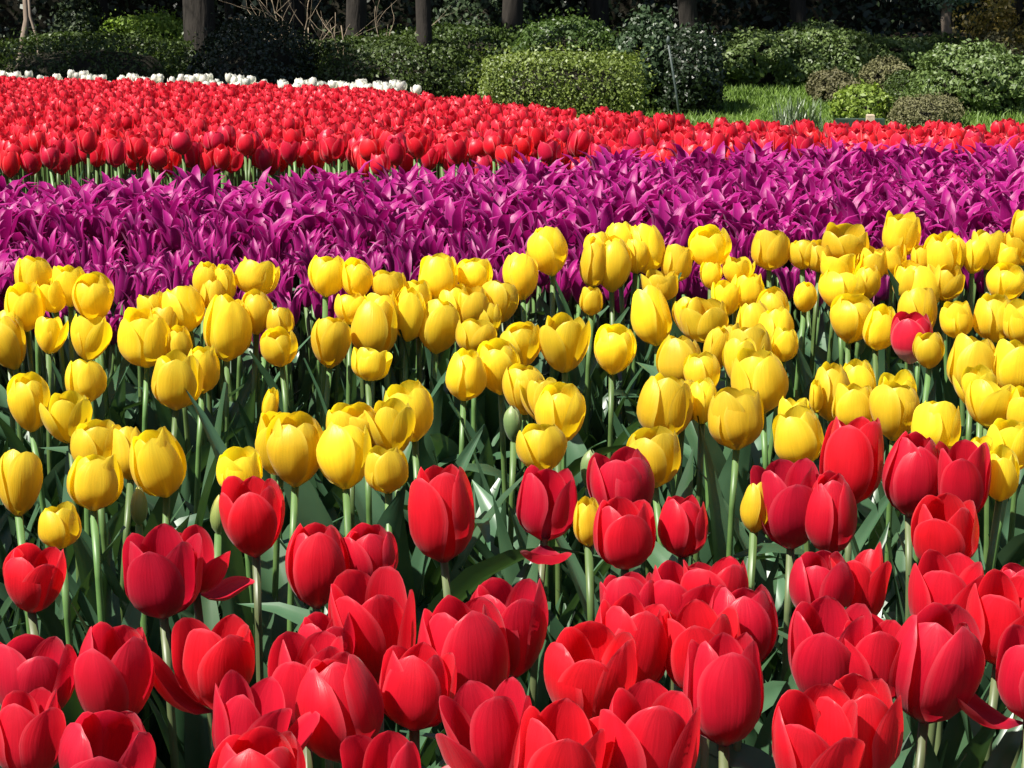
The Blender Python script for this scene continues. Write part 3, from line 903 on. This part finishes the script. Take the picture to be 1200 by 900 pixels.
def woods():
    """the far-off wood that closes the view"""
    g = np.random.default_rng(77)
    n = 110000
    P = np.stack([g.uniform(-16, 16, n), 23 + 3.0 * g.random(n) ** 1.5 * 2, -0.6 + 7.0 * g.random(n)], -1)
    P[:, 1] += 0.8 * np.sin(P[:, 0] * 1.3) + 0.5 * np.sin(P[:, 0] * 2.9 + P[:, 2] * 1.5)
    m = 60000
    Q = np.stack([g.uniform(-20, 16, m), g.uniform(19.5, 27, m), 6.2 + 2.2 * g.random(m)], -1)  # unseen leaf layer added overhead to shade the wood
    Q[:, 2] += 0.5 * np.sin(Q[:, 0] * 1.7) + 0.4 * np.sin(Q[:, 1] * 2.3)
    P = np.concatenate([P, Q])
    n = len(P)
    V, F = leaf_quads(P, np.tile(np.array([0, -1.0, 0.5]), (n, 1)), np.where(np.arange(n) < n - m, 0.09, 0.2), 3, 0.6, 0.8)
    o = obj('woods', mesh('woods', V, F, G['canopy'], smooth=False))
    tag(o, 'dense dark evergreen wood closing the view behind the shrubs', None, None, 'stuff')
    xs = np.linspace(-22, 22, 60)  # dark sheet added behind the leaves to block light through the gaps
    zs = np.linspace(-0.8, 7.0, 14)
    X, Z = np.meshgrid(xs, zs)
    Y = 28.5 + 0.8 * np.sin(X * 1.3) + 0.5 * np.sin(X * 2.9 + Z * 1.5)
    o = obj('woods_backing', mesh('woods_backing', np.stack([X, Y, Z], -1).reshape(-1, 3), grid_faces(14, 60), M['twig']))
    tag(o, 'dark backing sheet added behind the wood to block light', None, None, 'stuff')


woods()


# ---------------------------------------------------------------- lawn
def lawn():
    g = np.random.default_rng(5)
    n = 60000
    P = np.stack([g.uniform(0.7, 5.5, n), g.uniform(11.5, 20.3, n), np.zeros(n)], -1)
    keep = P[:, 0] > 0.95 + 0.28 * np.sin(P[:, 1] * 2) * 0.3 + np.maximum(0, (14.5 - P[:, 1]) * 0.25)
    P = P[keep]
    n = len(P)
    P[:, 2] = [ground_z(a, b) for a, b in P[:, :2]]
    h = (0.025 + 0.055 * g.random(n) ** 2)[:, None]
    a = g.uniform(0, 6.28, n)
    side = np.stack([np.cos(a), np.sin(a), 0 * a], -1) * 0.006
    lean = g.normal(0, 0.4, (n, 3)) * h
    lean[:, 2] = 0
    up = np.array([0, 0, 1.0]) * h
    V = np.stack([P - side, P + side, P + side * 0.7 + up * 0.55 + lean * 0.35, P - side * 0.7 + up * 0.55 + lean * 0.35,
                  P + side * 0.1 + up + lean, P - side * 0.1 + up + lean], 1).reshape(-1, 3)
    k = np.arange(n)[:, None] * 6
    F = np.concatenate([k + np.array([0, 1, 2, 3]), k + np.array([3, 2, 4, 5])])
    tag(obj('grass', mesh('grass', V, F, G['grass'])), 'sunlit patch of short green grass below the shrubs', None, None, 'stuff')
    ys, xs = np.linspace(11.5, 20.6, 20), np.linspace(0.9, 6, 14)
    X, Y = np.meshgrid(xs, ys)
    Z = np.vectorize(ground_z)(X, Y) + 0.006
    turf = rough_mat('turf', (0.05, 0.09, 0.015), (0.1, 0.16, 0.03), scale=12, bump=0.6, dist=0.02)
    tag(obj('lawn', mesh('lawn', np.stack([X, Y, Z], -1).reshape(-1, 3), grid_faces(20, 14), turf)), 'green turf of the little lawn', None, None, 'structure')


lawn()


# ---------------------------------------------------------------- small things by the lawn
def small_things():
    metal = rough_mat('shaded_metal', (0.03, 0.042, 0.038), (0.07, 0.09, 0.082), scale=40, rough=0.45, bump=0.1)  # the stake's shade is put into this darkened metal colour
    t0, t1 = at_y(794, 118, 15.4), at_y(783, 50, 15.4)
    gz = ground_z(0, 15.4)
    k = (gz - t0.z) / (t1.z - t0.z)
    foot = t0 + (t1 - t0) * k
    st = thing('garden_stake', 'thin grey-green metal stake leaning in front of the dark shrubs', 'stake', foot)
    V, F, U = tube([(0, 0, -0.05), (t1 - foot) * 0.5, (t1 - foot)], [0.009, 0.009, 0.0085], 8)
    obj('pole', mesh('pole', V, F, metal, U), st)
    V, F, U = tube([(t1 - foot) + Vector((0, 0, -0.01)), (t1 - foot) + Vector((0, 0, 0.02)), (t1 - foot) + Vector((0, 0, 0.05))], [0.013, 0.015, 0.008], 10)
    obj('cap', mesh('cap', V, F, metal, U), st)

    def block(name, w_, d_, h_, mat, parent=None, loc=(0, 0, 0), bev=0.006):
        b = bev
        xs = [(-w_ / 2 + b, -d_ / 2 + b), (w_ / 2 - b, -d_ / 2 + b), (w_ / 2 - b, d_ / 2 - b), (-w_ / 2 + b, d_ / 2 - b)]
        big = [(-w_ / 2, -d_ / 2), (w_ / 2, -d_ / 2), (w_ / 2, d_ / 2), (-w_ / 2, d_ / 2)]
        Vv = [(x, y, 0) for x, y in big] + [(x, y, h_ - b) for x, y in big] + [(x, y, h_) for x, y in xs]
        Ff = [(3, 2, 1, 0), (8, 9, 10, 11)]
        for o_ in (0, 4):
            for i in range(4):
                j = (i + 1) % 4
                Ff.append((o_ + i, o_ + j, o_ + 4 + j, o_ + 4 + i))
        return obj(name, mesh(name, Vv, Ff, mat, smooth=False), parent, loc)
    p = at_y(1008, 140, 14.3)
    gz = ground_z(p.x, 14.3)
    bd = rough_mat('dark_green_board', (0.015, 0.03, 0.02), (0.03, 0.05, 0.035), scale=30, rough=0.6)
    st_ = rough_mat('beige_stone', (0.35, 0.27, 0.19), (0.5, 0.4, 0.3), scale=40, rough=0.8)
    e = thing('edging_board', 'low dark green edging board along the back of the red bed', 'edging', (p.x, 14.3, gz))
    top = at_y(1008, 138.5, 14.3).z - gz
    block('board', 0.34, 0.03, top, bd, e)
    for sx in (-0.15, 0.15):
        block('peg', 0.03, 0.03, top - 0.02, bd, e, (sx, 0.032, 0))
    q = at_y(1020, 134, 14.2)
    tag(block('marker_block', 0.055, 0.04, q.z - ground_z(0, 14.2), st_, None, (q.x, 14.2, ground_z(0, 14.2))), 'small beige marker block against the dark edging board', 'marker')

    # bare-branched shrub between the black dome and the mound
    b = at_y(372, 66, 17.2)
    br = thing('bare_shrub', 'leafless shrub spreading pale brown branches over the black dome', 'shrub', (b.x + 0.1, 17.2, ground_z(b.x, 17.2)))
    g = random.Random(4)
    s, tips = Soup(), []
    for i in range(8):
        a = g.uniform(2.3, 4.0) if i < 6 else g.uniform(-0.6, 0.6)
        limb(s, (0, 0, 0), (math.cos(a) * 0.9, math.sin(a) * 0.4, g.uniform(0.8, 1.6)), 0.75, 0.011, g, 2, tips, 6)
    obj('branches', s.build('branches', M['bare_twig']), br)
    # narrow-leaved clump at the front of the lawn
    c = at_y(935, 150, 15.2)
    cl = thing('grass_clump', 'grey-green clump of strappy leaves in front of the lawn', 'plant', (c.x, 15.2, ground_z(c.x, 15.2)))
    s = Soup()
    for i in range(150):
        V, U, F = leaf_grid(g.uniform(0.18, 0.34), 0.007, g.uniform(0.3, 1.6), 0.3, 0.2, i, 6, 3)
        V = rotz(V, g.uniform(0, 6.28)) + np.array([g.gauss(0, 0.09), g.gauss(0, 0.06), 0])
        s.add(V, F, U)
    obj('leaves', s.build('leaves', G['iris']), cl)


small_things()


# ---------------------------------------------------------------- tulips
def head_z(y):
    return 0.46 if y < 5 else 0.455 - 0.059 * (y - 5.0)


FSCALE = 1.0


def depth_of(p):
    return p.y * CP - (p.z - CAM_Z) * SP


def place(px, py, wpx, hpx, name, pool, stems, label, group, zc=0.46, ymax=None, **kw):
    p = at_z(px, py, zc)
    if ymax and p.y > ymax:
        p = at_y(px, py, ymax)
    d = depth_of(p)
    fw = min(max(wpx * d / FPX, 0.015), 0.075)
    fh = min(max(hpx * d / FPX * 1.0, 0.045), 0.1)
    me = rng.choice(pool) if isinstance(pool, list) else pool
    return tulip(name, 'tulip', p, fw, fh, me, stems, label, group, **kw)


for i, (x, y, w_, h_, op, lab) in enumerate(REDS):
    if isinstance(op, str):
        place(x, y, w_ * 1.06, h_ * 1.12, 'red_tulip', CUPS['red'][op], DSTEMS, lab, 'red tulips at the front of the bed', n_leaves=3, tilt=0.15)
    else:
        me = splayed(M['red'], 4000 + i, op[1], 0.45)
        place(x, y, w_, h_, 'red_tulip', me, DSTEMS, lab, 'red tulips at the front of the bed', n_leaves=3, turn=op[0], tilt=0.02, spl=True)

def yellow_back(px):
    return float(np.interp(px, [0, 200, 450, 640, 800, 1200], [2.95, 2.95, 2.98, 3.12, 3.2, 3.2]))


for (x, y, w_, h_, lab) in YELLOWS:
    k = 'c' if h_ / w_ > 1.25 else ('m' if h_ / w_ > 0.92 else 'o')
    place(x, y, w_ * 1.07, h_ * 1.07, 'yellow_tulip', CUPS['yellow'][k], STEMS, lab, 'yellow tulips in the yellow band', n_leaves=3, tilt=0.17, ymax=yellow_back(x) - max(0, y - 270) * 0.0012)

side = random.Random(33)
for sgn in (-1, 1):
    for i in range(30):
        y = side.uniform(1.95, 2.95)
        x = sgn * (0.283 * y + side.uniform(0.0, 0.36))
        tulip('yellow_tulip', 'tulip', Vector((x, y, 0.46 + side.uniform(-0.04, 0.03))), side.uniform(0.05, 0.062), side.uniform(0.065, 0.08), side.choice(CUPS['yellow']['m']), STEMS,
              'yellow tulip where the yellow band carries on past the picture', 'yellow tulips beyond the picture', n_leaves=2)
beyond_red = [(sgn * (0.285 * y + side.uniform(0.0, 0.3)), y) for sgn in (-1, 1) for y in [side.uniform(1.3, 2.0) for _ in range(26)]]

place(1068, 397, 50, 60, 'red_white_tulip', CUPS['bicolour']['m'][1], STEMS, 'single red tulip with a whitish base among the yellow tulips', None)
for (x, y, w_, h_, k, lab) in BUDLIST:
    place(x, y, w_, h_, 'tulip_bud', BUDS[k], STEMS, lab, 'unopened tulip buds', zc=0.42, n_leaves=2)


def scatter(n, inside, box, mind, seed, tries=60000):
    g = random.Random(seed)
    pts, cell = [], {}
    for _ in range(tries):
        if len(pts) >= n:
            break
        x, y = g.uniform(box[0], box[1]), g.uniform(box[2], box[3])
        if not inside(x, y):
            continue
        c = (int(x / mind), int(y / mind))
        if any((x - a) ** 2 + (y - b) ** 2 < mind ** 2 for i in (-1, 0, 1) for j in (-1, 0, 1) for a, b in cell.get((c[0] + i, c[1] + j), ())):
            continue
        cell.setdefault(c, []).append((x, y))
        pts.append((x, y))
    return pts


# purple lily-flowered tulips
def purple_front(px):
    return float(np.interp(px, [0, 150, 330, 500, 640, 800, 1000, 1200], [352, 352, 350, 335, 322, 312, 312, 312]))


def purple_back(px):
    return float(np.interp(px, [0, 100, 300, 500, 700, 900, 1200], [234, 234, 232, 220, 205, 196, 193]))


def in_purple(x, y):
    px, py = px_of((x, y, 0.45))
    return -420 < px < 1620 and purple_back(px) < py < purple_front(px)


LILY = [lily_flower(Soup(), op, 500 + 13 * i).build('flower', M['purple']) for i, op in enumerate((0.25, 0.4, 0.55, 0.7, 0.85, 1.0, 1.15, 0.5, 0.35))]
pp = scatter(1700, in_purple, (-2.6, 2.6, 2.7, 5.2), 0.041, 3, 200000)
pp.sort(key=lambda q: q[1] + 50 * (not -15 < px_of((q[0], q[1], 0.45))[0] < 1215))
print('purple', len(pp))
rest_purple = pp[300:]
for (x, y) in pp[:300]:
    z = 0.45 + rng.uniform(-0.06, 0.025)
    px, py = px_of((x, y, z))
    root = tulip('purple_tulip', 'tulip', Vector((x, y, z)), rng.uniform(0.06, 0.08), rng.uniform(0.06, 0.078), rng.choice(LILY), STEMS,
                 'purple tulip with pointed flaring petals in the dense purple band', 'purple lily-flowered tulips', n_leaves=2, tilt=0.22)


def stuff_tulips(name, pts, mat, zf, seed, kind, label, nr=5, nc=4, sc=1.0):
    g = random.Random(seed)
    fl, gr = Soup(), Soup()
    for (x, y) in pts:
        gz = ground_z(x, y)
        z = zf(x, y) + g.uniform(-0.03, 0.03)
        s = sc * g.uniform(0.88, 1.1)
        mt = Matrix.Translation((x, y, z - 0.04)) @ Euler((g.gauss(0, 0.09), g.gauss(0, 0.09), g.uniform(0, 6.28))).to_matrix().to_4x4()
        if kind == 'lily':
            lily_flower(fl, g.uniform(0.4, 1.0), g.randint(0, 9999), 6, 3, at=mt)
        else:
            cup_flower(fl, g.uniform(0.1, 0.8), g.randint(0, 9999), nr, nc, at=(mt,), sc=s)
        V, F, U = tube([(x, y, gz), (x, y, (gz + z - 0.04) / 2), (x, y, z - 0.039)], [0.004, 0.004, 0.004], 4, cap=False)
        gr.add(V, F, U, 1)
        for k in range(2):
            V, U, F = leaf_grid(g.uniform(0.2, 0.3), g.uniform(0.015, 0.026), g.uniform(0.3, 1.3), 0.5, g.uniform(-.6, .6), g.randint(0, 999), 6, 3)
            gr.add(rotz(V, g.uniform(0, 6.28)) + np.array([x, y, gz]), F, U, 2)
    V = np.concatenate(fl.V + gr.V)
    off = fl.n
    F = np.concatenate(fl.F + [f + off for f in gr.F])
    U = np.concatenate(fl.U + gr.U)
    Mi = np.concatenate(fl.M + gr.M)
    o = obj(name, mesh(name, V, F, [mat, M['stem'], M['leaf']], U, Mi))
    return tag(o, label, None, None, 'stuff')


if rest_purple:
    stuff_tulips('purple_tulips_massed', rest_purple, M['purple'], lambda x, y: 0.455, 8, 'lily', 'massed purple tulips along the back of the purple band')

# red bed beyond the purple band
FB = ([-300, 0, 300, 480, 650, 850, 1200, 1640], [15.4, 13.8, 11.8, 10.2, 7.8, 6.75, 6.3, 6.2])


def in_far(x, y):
    px, py = px_of((x, y, head_z(y)))
    if not (-300 < px < 1640) or y < (5.22 if px < 420 else 5.0):
        return False
    if y > float(np.interp(px, *FB)):
        return False
    lim = 6.15 + 0.1 * math.sin(x * 3)
    if px < 470 and lim < y < lim + 0.28 + 0.1 * math.sin(x * 7):
        return False
    return True


fp = scatter(6200, in_far, (-6, 3.2, 4.9, 15.6), 0.056, 21, 600000)
fp.sort(key=lambda q: q[1] + 50 * (not -12 < px_of((q[0], q[1], head_z(q[1])))[0] < 1212))
n_near = 300 - len(REDS)
print('far red', len(fp), 'near individuals to y', fp[n_near][1])
FARCUP = [cup_flower(Soup(), op, 7000 + 9 * i, 8, 6).build('flower', M['far_red']) for i, op in enumerate((0.1, 0.25, 0.4, 0.5, 0.6, 0.75))]
for (x, y) in fp[:n_near]:
    z = head_z(y) + rng.uniform(-0.03, 0.035)
    tulip('red_tulip', 'tulip', Vector((x, y, z)), rng.uniform(0.046, 0.06), rng.uniform(0.06, 0.075), rng.choice(FARCUP), STEMS,
          'red tulip in the crowded red row just behind the purple band', 'red tulips just behind the purple band', n_leaves=2, tilt=0.12)
stuff_tulips('red_tulips_massed', fp[n_near:] + beyond_red, M['far_red'], lambda x, y: head_z(y), 9, 'cup', 'mass of far red tulips filling the bed up to the shrubs', sc=0.78)

# white row along the back edge
WT = [cup_flower(Soup(), op, 8000 + 9 * i, 7, 6).build('flower', M['white']) for i, op in enumerate((0.2, 0.4, 0.6))]
g = random.Random(71)
for i in range(180):
    px = g.uniform(-12, 492)
    y = float(np.interp(px, *FB)) + g.uniform(0.05, 0.5)
    z = head_z(y) + g.uniform(-0.02, 0.05)
    k = at_y(px, 90, y)
    tulip('white_tulip', 'tulip', Vector((k.x, y, z)), g.uniform(0.045, 0.058), g.uniform(0.052, 0.068), g.choice(WT), STEMS,
          'white tulip in the thin white row along the far edge', 'white tulips behind the red bed', n_leaves=1, tilt=0.1)


def under_leaves():
    """the leaves one cannot count between the stems of the yellow and red bands"""
    g = random.Random(19)
    s = Soup()
    for i in range(6500):
        y = g.uniform(1.3, 5.0)
        x = g.uniform(-0.42, 0.42) * y
        V, U, F = leaf_grid(g.uniform(0.2, 0.34), g.uniform(0.009, 0.024), g.uniform(0.12, 1.1), g.uniform(0.3, 0.8), g.uniform(-.8, .8), g.randint(0, 9999), 7, 3)
        s.add(rotz(V, g.uniform(0, 6.28)) + np.array([x, y, -0.01]), F, U)
    tag(obj('tulip_foliage', s.build('tulip_foliage', M['leaf'])), 'tangle of blue-green tulip leaves between the stems', None, None, 'stuff')


under_leaves()
